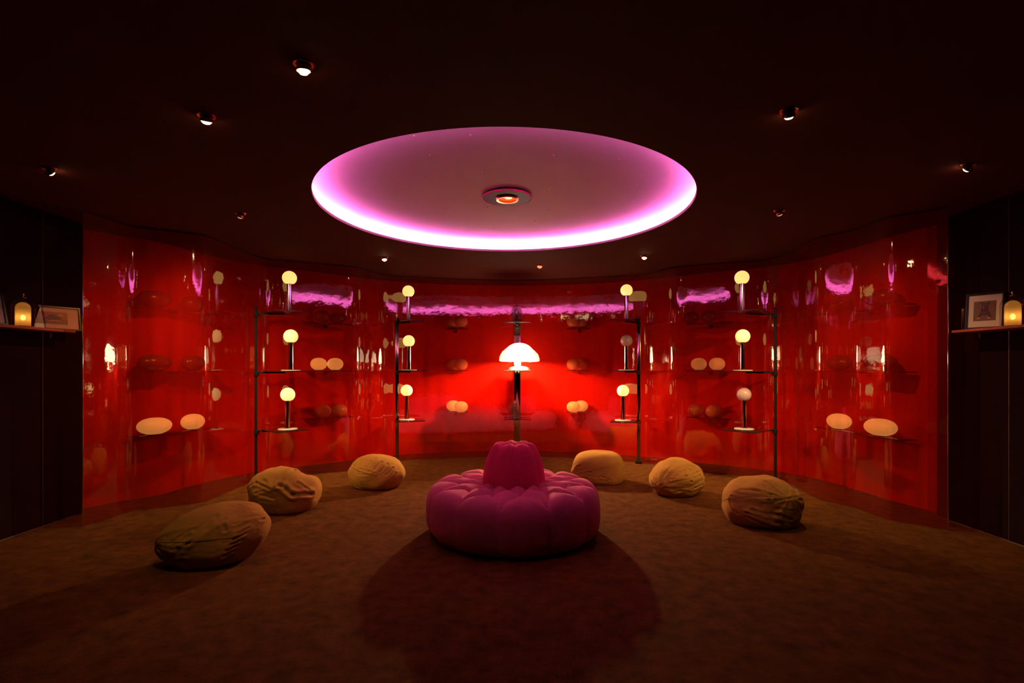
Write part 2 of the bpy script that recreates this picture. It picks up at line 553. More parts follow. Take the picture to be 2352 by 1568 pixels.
def edge_strip(p, film):
    bm = NB()
    box(bm, (p.x, p.y, CEIL / 2), (0.008, 0.008, CEIL - 0.04), bev=0.002)
    obj('edge_strip', bm, M['chrome'], film)
edge_strip(CURVE[0], films[0]); edge_strip(CURVE[-1], films[5])
# overlapping outer strip of film at the right end
a = Vector(at(2148, 4.60)); b = Vector(at(2176, 4.56))
bm = NB()
pts = [a + Vector((0.012, 0.10)), a + (b - a) * 0.5 + Vector((0.03, 0.05)), b + Vector((0.02, 0.02))]
cols = [[bm.verts.new((p.x, p.y, z)) for z in (0.015, 0.9, 1.9, CEIL - 0.01)] for p in pts]
for c0, c1 in zip(cols[:-1], cols[1:]):
    for k in range(3):
        bm.faces.new((c0[k], c1[k], c1[k + 1], c0[k + 1]))
tag(obj('film_strip', bm, M['film']), 'narrow strip of red film overlapping the right end of the red screens', 'screen')

# ------------------------------------------------------------------ lamps
def make_globe_lamp(lit):
    t = thing('globe_table_lamp', 'lamp', 'table lamp')
    bm = NB(); lathe(bm, [(0, 0), (0.108, 0), (0.114, 0.003), (0.114, 0.009), (0.108, 0.012), (0, 0.012)], 48); obj('base', bm, M['disc'], t)
    bm = NB(); lathe(bm, [(0, 0.012), (0.040, 0.012), (0.040, 0.018), (0.031, 0.022), (0.031, 0.335), (0.035, 0.338), (0.035, 0.350), (0.024, 0.356), (0, 0.356)], 32); obj('column', bm, M['chrome'], t)
    bm = NB(); lathe(bm, [(0.028, 0.348), (0.052, 0.358)] + [(0.085 * math.sin(a), 0.424 - 0.085 * math.cos(a)) for a in [R(45 + 135 * k / 16) for k in range(16)]] + [(0, 0.509)], 40)
    obj('globe', bm, M['globe'] if lit else M['globeoff'], t)
    return t
GL_LIT = make_globe_lamp(True); GL_OFF = make_globe_lamp(False)
used = set()
def place(proto, name, loc, rz, label, group=None, scale=None):
    if proto.name in used:
        t = copy_tree(proto)
    else:
        t = proto; used.add(proto.name)
    t.location = loc; t.rotation_euler = (0, 0, rz)
    t['label'] = label
    if group: t['group'] = group
    if scale: t.scale = scale
    return t

def make_pebble(kind, name='pebble_table_lamp'):
    t = thing(name, 'lamp', 'table lamp')
    bm = NB()
    prof = [(0, 0.004), (0.06, 0.0), (0.078, 0.008)]
    for k in range(1, 22):
        a = -PI / 2 + PI * k / 22
        if math.sin(a) * 0.1 + 0.098 < 0.012: continue
        prof.append((0.16 * abs(math.cos(a)) ** 0.86, 0.098 + 0.098 * math.sin(a)))
    prof.append((0, 0.196))
    lathe(bm, prof, 36)
    bmesh.ops.scale(bm, vec=(1.0, 0.74, 1.0), verts=bm.verts)
    obj('shade', bm, M[kind], t)
    bm = NB(); lathe(bm, [(0, -0.004), (0.066, -0.004), (0.066, 0.004), (0, 0.004)], 28)
    bmesh.ops.translate(bm, vec=(0, 0, 0.0), verts=bm.verts)
    obj('base', bm, M['black'], t)
    return t
PEB = {k: make_pebble(k) for k in ('pebble', 'pebblehalf', 'pebbleoff', 'pebbledark')}

def make_lantern(lit):
    t = thing('glass_lantern', 'lantern', 'lantern')
    # clear outer cloche
    H = 0.245; r = 0.077
    prof = [(0.070, 0.004), (r, 0.012)] + [(r, z) for z in (0.06, 0.12, 0.17)] + [(r * math.cos(a), 0.17 + 0.072 * math.sin(a)) for a in [R(12 * k) for k in range(1, 8)]] + [(0.012, H - 0.003)]
    bm = NB(); lathe(bm, prof, 32); obj('outer_glass', bm, M['glass'] if lit else M['glassgrey'], t)
    prof = [(0.050, 0.010)] + [(0.050, z) for z in (0.06, 0.12, 0.155)] + [(0.050 * math.cos(a), 0.155 + 0.050 * math.sin(a)) for a in [R(15 * k) for k in range(1, 6)]] + [(0, 0.205)]
    bm = NB(); lathe(bm, prof, 32); inner = obj('inner_glass', bm, M['amber'] if lit else M['glassgrey'], t)
    bm = NB(); lathe(bm, [(0, 0), (0.074, 0), (0.076, 0.004), (0.074, 0.008), (0, 0.008)], 32); obj('base', bm, M['brass'] if lit else M['chrome'], t)
    bm = NB(); lathe(bm, [(0, 0.236), (0.020, 0.238), (0.022, 0.243), (0.006, 0.248), (0.005, 0.256), (0.011, 0.262), (0.009, 0.272), (0, 0.275)], 20); obj('finial', bm, M['brass'] if lit else M['chrome'], t)
    bm = NB(); lathe(bm, [(0.012, 0.006), (0.012, 0.05), (0.009, 0.056), (0, 0.058)], 16); obj('lamp_holder', bm, M['brass'] if lit else M['chrome'], t)
    if lit:
        bm = NB(); ellip(bm, (0, 0, 0.078), (0.016, 0.016, 0.022), 16, 10); obj('light_bulb', bm, M['lbulb'], t)
    return t

# central mushroom lamp
def make_mushroom(loc):
    t = thing('mushroom_table_lamp', 'brightly glowing white mushroom lamp on the middle shelf of the central post', 'table lamp', loc)
    bm = NB(); lathe(bm, [(0, 0), (0.120, 0), (0.130, 0.008), (0.130, 0.026), (0.122, 0.040), (0.085, 0.056), (0.03, 0.062), (0, 0.062)], 40); obj('base', bm, M['white'], t)
    bm = NB(); lathe(bm, [(0.024, 0.06), (0.020, 0.10), (0.020, 0.22), (0, 0.22)], 20); obj('stem', bm, M['white'], t)
    prof = [(0.245, 0.150), (0.250, 0.156)]
    for k in range(1, 13):
        a = PI / 2 * k / 13
        prof.append((0.250 * math.cos(a) ** 0.9, 0.160 + 0.250 * math.sin(a) ** 1.05))
    prof.append((0, 0.412))
    prof2 = [(max(r - 0.006, 0), z - 0.005) for r, z in reversed(prof)]
    bm = NB(); lathe(bm, prof + prof2[1:] , 48); obj('shade', bm, M['shade'], t)
    bm = NB(); ellip(bm, (0, 0, 0.245), (0.028, 0.028, 0.035), 16, 10); obj('light_bulb', bm, M['bulb'], t)
    return t

def add_light(kind, loc, e, col=WARM, aim=None, size=60, blend=0.3, r=0.03, name='lamp_light', parent=None):
    l = bpy.data.lights.new(name, kind)
    l.energy = e; l.color = col
    l.shadow_soft_size = r
    if kind == 'SPOT':
        l.spot_size = R(size); l.spot_blend = blend
    o = bpy.data.objects.new(name, l)
    COL.objects.link(o)
    o.location = loc
    if aim:
        o.rotation_euler = (Vector(aim) - Vector(loc)).to_track_quat('-Z', 'Y').to_euler()
    if parent:
        o.parent = parent
    return o

# ------------------------------------------------------------------ posts with shelves
ZS = (0.651, 1.366, 2.085)
def post_stand(post, cen, rz, label, pw=0.05, sw=0.40, sd=0.42):
    """a flat chrome post and three bracketed glass shelves"""
    t = thing('display_post', label, 'shelf stand', (post[0], post[1], 0), rz)
    # local frame: -y points towards the room
    bm = NB(); box(bm, (0, 0, 1.075), (pw, 0.030, 2.13), bev=0.003); obj('post', bm, M['black'] if pw < 0.03 else M['chrome' if pw > 0.08 else 'dchrome'], t)
    bm = NB(); box(bm, (0, 0, 0.02), (0.10, 0.08, 0.04), bev=0.004); obj('foot', bm, M['black'], t)
    bm = NB(); box(bm, (0, 0.0, 2.145), (0.056, 0.036, 0.012), bev=0.002); obj('post_cap', bm, M['black'], t)
    v = Vector(cen) - Vector(post)
    loc = Matrix.Rotation(-rz, 2) @ v
    for z in ZS:
        bm = NB()
        box(bm, (loc.x, loc.y, z - 0.006), (sw, sd, 0.011), bev=0.002)
        sh = obj('shelf', bm, M['shelfglass'], t)
        # bracket: clamp on the post and an arm that runs under the glass
        bm = NB()
        box(bm, (0, -0.022, z - 0.035), (0.060, 0.030, 0.055), bev=0.003)
        dirv = Vector((loc.x, loc.y))
        ln = dirv.length
        ang = math.atan2(dirv.y, dirv.x)
        box(bm, (loc.x * 0.5, loc.y * 0.5, z - 0.022), (ln, 0.022, 0.018), rz=ang, bev=0.002)
        obj('bracket', bm, M['black'], t)
    return t
posts = []
def stand(pp, cc, rz, label, pw=0.05):
    p = at(pp[0], film_d(pp[0]) - 0.075); c = at(*cc)
    post_stand(p, c, rz, label, pw)
    return c
cL1 = stand((588, 6.42), (655, 6.34), R(48), 'slim dark post with three glass shelves of globe lamps, far left', 0.028)
cL2 = stand((912, 7.86), (942, 7.50), R(14), 'chrome post with three glass shelves of globe lamps, second from left')
cC = stand((1188, 8.36), (1188, 7.80), R(0), 'central chrome post with three shelves and the bright mushroom lamp', 0.10)
cR2 = stand((1467, 7.70), (1436, 7.38), R(-14), 'chrome post with three glass shelves of globe lamps, second from right')
cR1 = stand((1781, 6.32), (1714, 6.30), R(-48), 'slim dark post with three glass shelves of globe lamps, far right', 0.028)

def gl(c, px, d, z, lit, label):
    x, y = at(px, d)
    place(GL_LIT if lit else GL_OFF, None, (x, y, z), 0, label, 'globe lamps on the post shelves')
gl(cL1, 665, 6.38, ZS[2], True, 'lit globe lamp on the top shelf of the far left post')
gl(cL1, 668, 6.38, ZS[1], True, 'lit globe lamp on the middle shelf of the far left post')
gl(cL1, 661, 6.34, ZS[0], True, 'lit globe lamp on the bottom shelf of the far left post')
gl(cL2, 938, 7.50, ZS[2], True, 'lit globe lamp on the top shelf of the second post from the left')
gl(cL2, 939, 7.50, ZS[1], True, 'lit globe lamp on the middle shelf of the second post from the left')
gl(cL2, 934, 7.50, ZS[0], True, 'lit globe lamp on the bottom shelf of the second post from the left')
gl(cR2, 1439, 7.40, ZS[2], True, 'lit globe lamp on the top shelf of the second post from the right')
gl(cR2, 1439, 7.40, ZS[1], False, 'unlit pink-grey globe lamp on the middle shelf of the second post from the right')
gl(cR2, 1431, 7.40, ZS[0], True, 'lit globe lamp on the bottom shelf of the second post from the right')
gl(cR1, 1704, 6.36, ZS[2], True, 'lit globe lamp on the top shelf of the far right post')
gl(cR1, 1706, 6.36, ZS[1], True, 'lit globe lamp on the middle shelf of the far right post')
gl(cR1, 1709, 6.36, ZS[0], False, 'unlit pink-grey globe lamp on the bottom shelf of the far right post')

mx, my = cC
make_mushroom((mx + 0.03, my, ZS[1]))
add_light('POINT', (mx + 0.03, my, ZS[1] + 0.19), E_MUSH, (1.0, 0.60, 0.27), r=0.05)
LAN_OFF = make_lantern(False); LAN_LIT = make_lantern(True)
place(LAN_OFF, None, (mx - 0.01, my, ZS[2]), 0, 'unlit clear glass lantern on the top shelf above the mushroom lamp')
place(LAN_OFF, None, (mx - 0.04, my, ZS[0]), 0, 'unlit clear glass lantern on the bottom shelf below the mushroom lamp')

# ------------------------------------------------------------------ shelves and pebble lamps behind the film
ZB = (0.690, 1.366, 2.046)
def wall_pt(px, off):
    """a point on the sight line px, `off` metres in front of the backdrop"""
    d = film_d(px, BACK)
    p = Vector(at(px, d)); q = Vector(at(px + 12, film_d(px + 12, BACK))); 
    t = (q - p).normalized(); n = Vector((t.y, -t.x))
    c = abs(p.normalized().dot(n))
    return p * (1 - off / c / p.length), math.atan2(t.y, t.x)
def back_shelf(px0, px1, z, label):
    a, _ = wall_pt(px0, 0.15); b, _ = wall_pt(px1, 0.15)
    c = (a + b) / 2; v = b - a
    t = thing('wall_shelf', label, 'shelf', (c.x, c.y, z), math.atan2(v.y, v.x), 'wall shelves behind the red film')
    bm = NB(); box(bm, (0, 0, -0.007), (v.length, 0.20, 0.013), bev=0.002); obj('board', bm, M['shelfglass'], t)
    bm = NB(); box(bm, (0, 0.100, -0.035), (0.045, 0.04, 0.06), bev=0.003); box(bm, (0, 0.04, -0.022), (0.03, 0.14, 0.016)); obj('bracket', bm, M['black'], t)
    return t
def peb(kind, px, z, wpx, label, off=0.155):
    p, r = wall_pt(px, off)
    k = wpx / F * p.y / 0.32
    place(PEB[kind], None, (p.x, p.y, z + 0.004), r, label, 'pebble lamps behind the red film', (k * 1.04, min(k * 1.04, 1.0), 0.9))
HN = ('bottom', 'middle', 'top')
def bay(nm, s0, s1, XS, W, kinds, words, offs=(0.155, 0.155)):
    for k, z in enumerate((0.690, 1.366, 2.046)):
        back_shelf(s0, s1, z, '%s dark shelf seen through the %s' % (HN[k], nm))
        peb(kinds[k], XS[k][0], z, W[0], '%s pebble lamp, left on the %s shelf behind the %s' % (words[k], HN[k], nm), offs[0])
        peb(kinds[k], XS[k][1], z, W[1], '%s pebble lamp, right on the %s shelf behind the %s' % (words[k], HN[k], nm), offs[1])
DK = 'pebbledark'; OFF_ = 'pebbleoff'
bay('far left screen', 305, 488, ((355, 443),) * 3, (70, 53), ('pebble', DK, DK), ('lit', 'dark', 'dark'))
bay('far right screen', 1890, 2086, ((1927, 2022),) * 3, (56, 74), ('pebble', DK, DK), ('lit', 'dark', 'dark'))
bay('second screen from left', 700, 805, ((742, 779), (732, 770), (740, 776)), (36, 36), (OFF_, 'pebble', DK), ('pinkish unlit', 'lit', 'dark'))
bay('second screen from right', 1580, 1680, ((1598, 1639), (1605, 1647), (1588, 1629)), (34, 34), (OFF_, 'pebblehalf', DK), ('pinkish unlit', 'dimly lit', 'dark'))
bay('film left of centre post', 1022, 1074, ((1041, 1059),) * 3, (30, 30), ('pebble', OFF_, OFF_), ('lit', 'pinkish', 'pinkish'), (0.14, 0.40))
bay('film right of centre post', 1303, 1356, ((1317, 1335),) * 3, (30, 30), ('pebble', OFF_, OFF_), ('lit', 'pinkish', 'pinkish'), (0.40, 0.14))

# ------------------------------------------------------------------ the ottoman
def make_ottoman():
    t = thing('round_ottoman', 'large round tufted pink velvet ottoman with a tall padded centre, standing mid room', 'ottoman', (0.012, 4.44, 0))
    RO = 0.73
    off = R(-90 - 8)
    NS = 12
    rA, rB, rC = 0.650, 0.440, 0.270
    seams = [off + 2 * PI * k / NS for k in range(NS)]
    segs = []
    def pol(r, a): return Vector((r * math.cos(a), r * math.sin(a)))
    for k in range(NS):
        a = seams[k]
        h = PI / NS
        segs.append((pol(rA, a), pol(RO * 1.1, a)))
        segs.append((pol(rA, a), pol(rB, a + h)))
        segs.append((pol(rA, a), pol(rB, a - h)))
        segs.append((pol(rB, a + h), pol(rC, a)))
        segs.append((pol(rB, a + h), pol(rC, a + 2 * h)))
    def dist(p):
        m = 9
        for a, b in segs:
            ab = b - a
            u = max(0, min(1, (p - a).dot(ab) / ab.length_squared))
            m = min(m, (p - (a + ab * u)).length)
        return m
    prof = [(0.60, 0.004), (0.645, 0.012), (0.683, 0.035), (0.705, 0.070), (0.716, 0.11), (0.720, 0.15), (0.722, 0.19), (0.722, 0.23), (0.720, 0.27),
            (0.716, 0.300), (0.710, 0.325), (0.700, 0.350), (0.690, 0.367), (0.677, 0.383), (0.662, 0.396), (0.645, 0.406), (0.62, 0.414), (0.60, 0.418), (0.58, 0.420)]
    prof += [(0.57 - 0.010 * k, 0.421 + 0.0003 * k) for k in range(1, 42)]
    bm = NB()
    SG = 288
    rings = []
    for i, (r, z) in enumerate(prof):
        r0, z0 = prof[max(0, i - 1)]; r1, z1 = prof[min(len(prof) - 1, i + 1)]
        tv = Vector((r1 - r0, z1 - z0)).normalized()
        nr, nz = tv.y, -tv.x
        ring = []
        for k in range(SG):
            a = 2 * PI * k / SG
            p = pol(r, a)
            d = dist(p)
            big = min(1.0, d / 0.095)
            e = -0.012 * math.exp(-d / 0.010) - 0.016 + 0.034 * (1 - (1 - big) ** 2)
            if z < 0.36:
                e = -0.018 * math.exp(-d / 0.009) + 0.006 + 0.012 * (1 - (1 - min(1.0, d / 0.15)) ** 2)
            elif z < 0.40:
                q = (z - 0.36) / 0.04
                e = q * e + (1 - q) * (-0.018 * math.exp(-d / 0.009) + 0.006 + 0.012 * (1 - (1 - min(1.0, d / 0.15)) ** 2))
            if z < 0.10: e *= z / 0.10
            # small random softness
            e += 0.004 * noise.noise(Vector((p.x * 6, p.y * 6, z * 6)))
            # tuft points sink deeper
            for rr, ph in ((rA, 0), (rB, PI / NS)):
                aa = off + ph + round((a - off - ph) / (2 * PI / NS)) * 2 * PI / NS
                dd = (p - pol(rr, aa)).length
                if z > 0.36: e -= 0.022 * math.exp(-(dd / 0.026) ** 2)
            ring.append(bm.verts.new(((r + nr * e) * math.cos(a), (r + nr * e) * math.sin(a), max(0.002, z + nz * e))))
        rings.append(ring)
    for a, b in zip(rings[:-1], rings[1:]):
        for k in range(SG):
            bm.faces.new((a[k], a[(k + 1) % SG], b[(k + 1) % SG], b[k]))
    bm.faces.new(rings[0][::-1]); bm.faces.new(rings[-1])
    bmesh.ops.recalc_face_normals(bm, faces=bm.faces)
    o = obj('seat', bm, M['velvet'], t)
    for p in o.data.polygons: p.use_smooth = True
    o.data.attributes.remove(o.data.attributes['sharp_edge']) if 'sharp_edge' in o.data.attributes else None
    for k in range(NS):
        for rr, a in ((rA, seams[k]), (rB, seams[k] + PI / NS)):
            p = pol(rr, a)
            b2 = NB(); ellip(b2, (p.x, p.y, 0.372 if rr == rA else 0.392), (0.010, 0.010, 0.006), 12, 8); obj('button', b2, M['button'], t)
    # backrest: a tapering padded cone of gores with a tufted crown
    bm = NB()
    NG = 7
    goff = R(-90 + 9)
    prof = [(0.200, 0.395), (0.245, 0.405), (0.264, 0.430), (0.265, 0.460), (0.261, 0.50), (0.254, 0.55), (0.245, 0.60), (0.232, 0.65), (0.216, 0.69), (0.202, 0.72),
            (0.188, 0.745), (0.172, 0.765), (0.150, 0.780), (0.125, 0.790), (0.098, 0.788), (0.07, 0.782), (0.045, 0.778), (0.02, 0.776), (0.006, 0.775)]
    SG = 192
    rings = []
    for i, (r, z) in enumerate(prof):
        r0, z0 = prof[max(0, i - 1)]; r1, z1 = prof[min(len(prof) - 1, i + 1)]
        tv = Vector((r1 - r0, z1 - z0)).normalized()
        nr, nz = tv.y, -tv.x
        ring = []
        for k in range(SG):
            a = 2 * PI * k / SG
            ph = (a - goff) / (2 * PI / NG)
            fr = abs(ph - round(ph)) * (2 * PI / NG)
            d = r * fr
            e = -0.009 * math.exp(-d / 0.008) + 0.006 * math.cos(min(1, fr / (PI / NG)) * PI + PI)
            if z > 0.74:
                e += 0.006 * noise.noise(Vector((r * 30 * math.cos(a), r * 30 * math.sin(a), 2))) - 0.010 * math.exp(-((r - 0.11) / 0.02) ** 2)
            rr = max(0.001, r + nr * e)
            ring.append(bm.verts.new((rr * math.cos(a), rr * math.sin(a), z + nz * e)))
        rings.append(ring)
    for a, b in zip(rings[:-1], rings[1:]):
        for k in range(SG):
            bm.faces.new((a[k], a[(k + 1) % SG], b[(k + 1) % SG], b[k]))
    bm.faces.new(rings[-1])
    bmesh.ops.scale(bm, vec=(1, 1, 0.955), verts=bm.verts)
    bmesh.ops.translate(bm, vec=(0, 0, 0.01), verts=bm.verts)
    bmesh.ops.recalc_face_normals(bm, faces=bm.faces)
    o = obj('backrest', bm, M['velvetr'], t)
    o['label'] = 'hot pink tapering padded backrest'
    b2 = NB(); ellip(b2, (0, 0, 0.752), (0.016, 0.016, 0.008), 14, 8); obj('button', b2, M['button'], o)
    return t
make_ottoman()

# ------------------------------------------------------------------ bean bags
def bean_bag(px, d, rx, ry, h, rz, seed, label, tip=(1, 0), tiph=0.5, taper=0.3, dents=(), wr=1.0, square=2.0, tilt=0.0, seam=(0.2, 1.0), tagp=None, lean=0.0, creases=()):
    """rx/ry half sizes on the floor, h height; the fabric gathers at the tip direction"""
    x, y = at(px, d)
    t = thing('bean_bag', label, 'bean bag', (x, y, 0), rz, 'bean bags around the ottoman')
    tipv = Vector((math.cos(tip[0]) * math.cos(tip[1]), math.sin(tip[0]) * math.cos(tip[1]), math.sin(tip[1]))).normalized()
    # frame about the tip
    u = tipv.cross(Vector((0.13, 0.2, 1))).normalized(); v = tipv.cross(u)
    sd = Vector((seed * 3.17, seed * 1.3, seed * 0.7))
    def face(a, b):
        q = max(0.02, 1 - a * a - b * b)
        return Vector((a, -math.sqrt(q), b)).normalized()
    segs = []
    for c in creases:
        dp, wd = c[-2], c[-1]
        pts = [face(*p) for p in c[:-2]]
        for a, b in zip(pts[:-1], pts[1:]):
            segs.append((a, b, dp, wd))
    def crease(n):
        n = n + Vector((noise.noise(n * 4 + sd), noise.noise(n * 4 - sd), noise.noise(n * 4 + sd * 2))) * 0.035
        e = 0
        for a, b, dp, wd in segs:
            ab = b - a
            t_ = (n - a).dot(ab) / ab.length_squared
            t_ = max(0, min(1, t_))
            d_ = (n - (a + ab * t_)).length
            if d_ > wd * 7: continue
            e += dp * (-math.exp(-(d_ / wd) ** 2) + 0.55 * math.exp(-((d_ - 2.4 * wd) / (1.4 * wd)) ** 2))
        return e
    def surf(n):
        """n: unit direction -> point on the bag"""
        sq = (abs(n.x) ** square + abs(n.y) ** square + abs(n.z) ** square) ** (-1.0 / square)
        p = Vector((n.x * rx, n.y * ry, n.z * h * 0.56)) * sq
        c = n.dot(tipv)
        # draw out towards the tip
        p += tipv * (taper * rx * max(0, c) ** 3)
        # gathers running away from the tip
        ang = math.atan2(n.dot(v), n.dot(u))
        away = math.acos(max(-1, min(1, c)))
        g = math.exp(-((away - 0.45) / 0.55) ** 2)
        wv = math.sin(ang * 11 + 3.0 * noise.noise(n * 1.6 + sd)) * 0.5 + math.sin(ang * 23 + 4 * noise.noise(n * 2.2 + sd * 2)) * 0.28
        e = 0.0055 * g * wv
        # broad folds and creases of slack cloth
        q = n * 2.1 + sd
        f1 = noise.noise(q)
        e += 0.015 * f1
        stretch = Vector((n.dot(tipv) * 1.1, n.dot(u) * 5.5, n.dot(v) * 5.5)) + sd
        f2 = noise.noise(stretch + Vector((f1, f1, 0)) * 1.5)
        rid = 1 - abs(f2) * 5.0
        msk = max(0, 0.35 + 1.3 * noise.noise(n * 1.5 + sd * 1.7))
        e -= 0.005 * max(0, rid) ** 1.5 * msk
        f4 = noise.noise(Vector((n.dot(tipv) * 2.0, n.dot(u) * 11, n.dot(v) * 11)) + sd * 3)
        e -= 0.002 * max(0, 1 - abs(f4) * 5.0) ** 1.5 * max(0, 0.2 + 1.6 * noise.noise(n * 1.9 - sd))
        f3 = noise.noise(Vector((n.dot(tipv) * 3.0, n.dot(u) * 12.0, n.dot(v) * 12.0)) + sd * 2 + Vector((f1, f2, 0)))
        e += 0.0015 * f3
        e *= wr
        for (da, de, dw, dd) in dents:
            dn = Vector((math.cos(da) * math.cos(de), math.sin(da) * math.cos(de), math.sin(de)))
            e -= dd * math.exp(-((n - dn).length / dw) ** 2)
        # seam pull
        s = abs(n.dot(v) - 0.0)
        e -= 0.002 * math.exp(-(s / 0.012) ** 2)
        e += crease(n)
        p += n * e
        p.z += lean * p.x
        z = p.z + h * 0.40
        if z < 0.0:
            # settles on the floor and spreads a little
            k = min(1.0, -z / (h * 0.25))
            p.x *= 1 + 0.03 * k; p.y *= 1 + 0.03 * k
            z = 0.0
        elif z < 0.03:
            z = z * 0.9
        return Vector((p.x, p.y, z))
    bm = NB()
    bmesh.ops.create_icosphere(bm, subdivisions=6, radius=1)
    for vv in bm.verts:
        vv.co = surf(vv.co.normalized())
    o = obj('cover', bm, M['bag'], t)
    for p in o.data.polygons: p.use_smooth = True
    if 'sharp_edge' in o.data.attributes: o.data.attributes.remove(o.data.attributes['sharp_edge'])
    # seam thread: the great circle n.v = 0
    pts = []
    for k in range(81):
        a = -1.9 + 3.8 * k / 80
        n = (tipv * math.cos(a) + u * math.sin(a))
        p = surf(n)
        if p.z > 0.012: pts.append(p + n * 0.0018)
    if len(pts) > 4:
        bm = NB(); tube(bm, pts, 0.0022, 5); obj('seam', bm, M['thread'], t)
    # small pull tag near the gathered end
    tp = tagp or (0.35, 0.3)
    n = (tipv + u * tp[0] + v * tp[1]).normalized()
    p = surf(n)
    bm = NB(); box(bm, (0, 0, 0), (0.010, 0.022, 0.028), bev=0.002)
    q = n.to_track_quat('X', 'Z')
    bmesh.ops.rotate(bm, cent=(0, 0, 0), matrix=q.to_matrix(), verts=bm.verts)
    bmesh.ops.translate(bm, vec=p + n * 0.004, verts=bm.verts)
    o = obj('pull_tag', bm, M['tag'], t); o['label'] = 'small pale metal tag'
    return t
bean_bag(505, 3.80, 0.345, 0.27, 0.43, R(12), 1.0, 'large tan bean bag nearest the camera, tapering to its left, front left',
         tip=(R(188), R(12)), taper=0.20, wr=1.0, lean=0.16, tagp=(0.5, 0.8),
         creases=[((.45,.47),(.92,.30),.010,.022)]+[((.62-.37*t+.10,.22-.80*t+.02),(.62-.37*t-.10,.22-.80*t-.05),.009,.024) for t in (0,.16,.32,.48,.64,.8,1)]+[((.1,.78),(-.25,.5),.010,.03),((.1,.74),(.32,.35),.010,.03),((.28,.62),(-.35,.2),.009,.03),((-.3,.55),(-.65,.25),.009,.03),((.0,.5),(-.5,.0),.006,.04),((-.9,-.1),(-.5,.1),.008,.03),((-.9,-.2),(-.4,-.25),.008,.03)])
bean_bag(656, 5.16, 0.345, 0.27, 0.43, R(-6), 2.4, 'slumped tan bean bag with a deep fold on top, at the left',
         tip=(R(110), R(40)), taper=0.05, dents=((R(60), R(48), 0.36, 0.10), (R(10), R(50), 0.22, 0.05)), square=2.4, tagp=(0.3, 0.6),
         creases=[((.35,.92),(.25,.45),(.55,.12),(.92,.05),.022,.05),((.2,.4),(-.4,.15),.010,.03),((-.25,.6),(.15,.2),.010,.03),((-.45,.45),(-.42,-.75),.008,.018),((-.45,.5),(-.05,.35),.010,.03),((-.45,.5),(-.8,.2),.009,.03),((-.45,.5),(-.7,.65),.008,.03),((-.3,.1),(.1,.0),.007,.03),((-.3,-.1),(.0,-.15),.006,.03),((.6,.5),(.85,.2),.010,.03)])
bean_bag(866, 6.10, 0.325, 0.27, 0.40, R(0), 3.7, 'rounded tan bean bag left of the ottoman, in front of the red film',
         tip=(R(170), R(20)), taper=0.06, dents=((R(200), R(30), 0.22, 0.03),), tagp=(0.2, -0.6),
         creases=[((-.45,.42),(.0,.32),.010,.035),((-.45,.15),(-.1,.15),.008,.03),((.3,.75),(.1,.4),.008,.03),((.5,.65),(.3,.3),.008,.03),((.7,.45),(.5,.1),.008,.03),((.8,.2),(.65,-.1),.007,.03),((-.1,.8),(-.3,.5),.008,.03),((.05,.9),(-.1,.6),.007,.03)])
bean_bag(1375, 6.42, 0.305, 0.25, 0.385, R(-10), 4.9, 'boxy tan bean bag just behind the ottoman to its right',
         tip=(R(185), R(-20)), taper=0.10, square=3.2, wr=0.55, tagp=(0.9, 0.3),
         creases=[((-.97,-.1),(-.3,.0),.010,.035),((-.97,-.1),(-.4,-.3),.012,.035),((-.97,-.1),(-.6,.25),.010,.035),((.74,.55),(.80,-.5),.008,.02),((-.5,-.35),(.3,-.4),.008,.04),((.1,-.2),(.4,-.35),.006,.03)])
bean_bag(1555, 5.80, 0.30, 0.28, 0.41, R(20), 6.1, 'wrinkled tan bean bag in the middle of the three on the right',
         tip=(R(200), R(-10)), taper=0.08, wr=1.15, tagp=(-0.2, 0.9),
         creases=[((-.92,-.1),(-.25,.35),(.35,.45),.013,.035),((-.85,-.2),(-.1,.12),(.65,.2),.011,.035),((-.5,.15),(.4,.32),.008,.03),((-.6,-.4),(.1,-.2),(.55,-.1),.010,.035),((.4,.8),(.72,.4),.010,.03),((-.7,.2),(-.2,.6),.009,.03),((.0,.75),(.4,.6),.008,.03),((-.85,-.3),(-.3,-.5),.009,.03)])
bean_bag(1748, 4.70, 0.33, 0.27, 0.435, R(-12), 7.3, 'broad creased tan bean bag at the far right, in front of the red film',
         tip=(R(-60), R(25)), taper=0.05, dents=((R(-80), R(18), 0.40, 0.015),), square=2.3, wr=1.25, tagp=(-0.7, -0.5),
         creases=[((.0,.35),(-.5,-.1),.010,.02),((-.5,-.1),(.2,-.35),(.75,-.62),.018,.035),((-.45,-.25),(.1,-.52),(.5,-.75),.014,.035),((-.4,.0),(.2,-.12),(.55,-.3),.012,.035),((.0,.35),(-.8,.3),.010,.03),((.05,.4),(.0,.88),.009,.03),((.1,.35),(.65,.42),.009,.03),((-.7,-.2),(-.85,.2),.008,.03),((.15,.1),(.6,.0),.008,.03),((-.2,.6),(-.6,.55),.008,.03)])

# ------------------------------------------------------------------ side wall shelves
def wall_shelf(side):
    if side < 0:
        x0, x1, y0, y1, z = XL + 0.018, -3.94, 0.2, 4.68, 1.738
        lab = 'long thin red-brown shelf on the dark left wall, holding a lantern and frames'
    else:
        x0, x1, y0, y1, z = 3.78, XR - 0.018, 0.2, 4.46, 1.722
        lab = 'long thin red-brown shelf on the dark right wall, holding lanterns and frames'
    t = thing('picture_shelf', lab, 'shelf', ((x0 + x1) / 2, (y0 + y1) / 2, z))
    bm = NB(); box(bm, (0, 0, -0.010), (x1 - x0, y1 - y0, 0.020), bev=0.002); obj('board', bm, M['wood'], t)
    for yy in (1.2, 3.0, y1 - 0.12):
        bm = NB(); box(bm, (0.03 * (1 if side > 0 else -1), yy - (y0 + y1) / 2, -0.045), (0.012, 0.02, 0.05), bev=0.002); obj('bracket', bm, M['joint'], t)
    return z
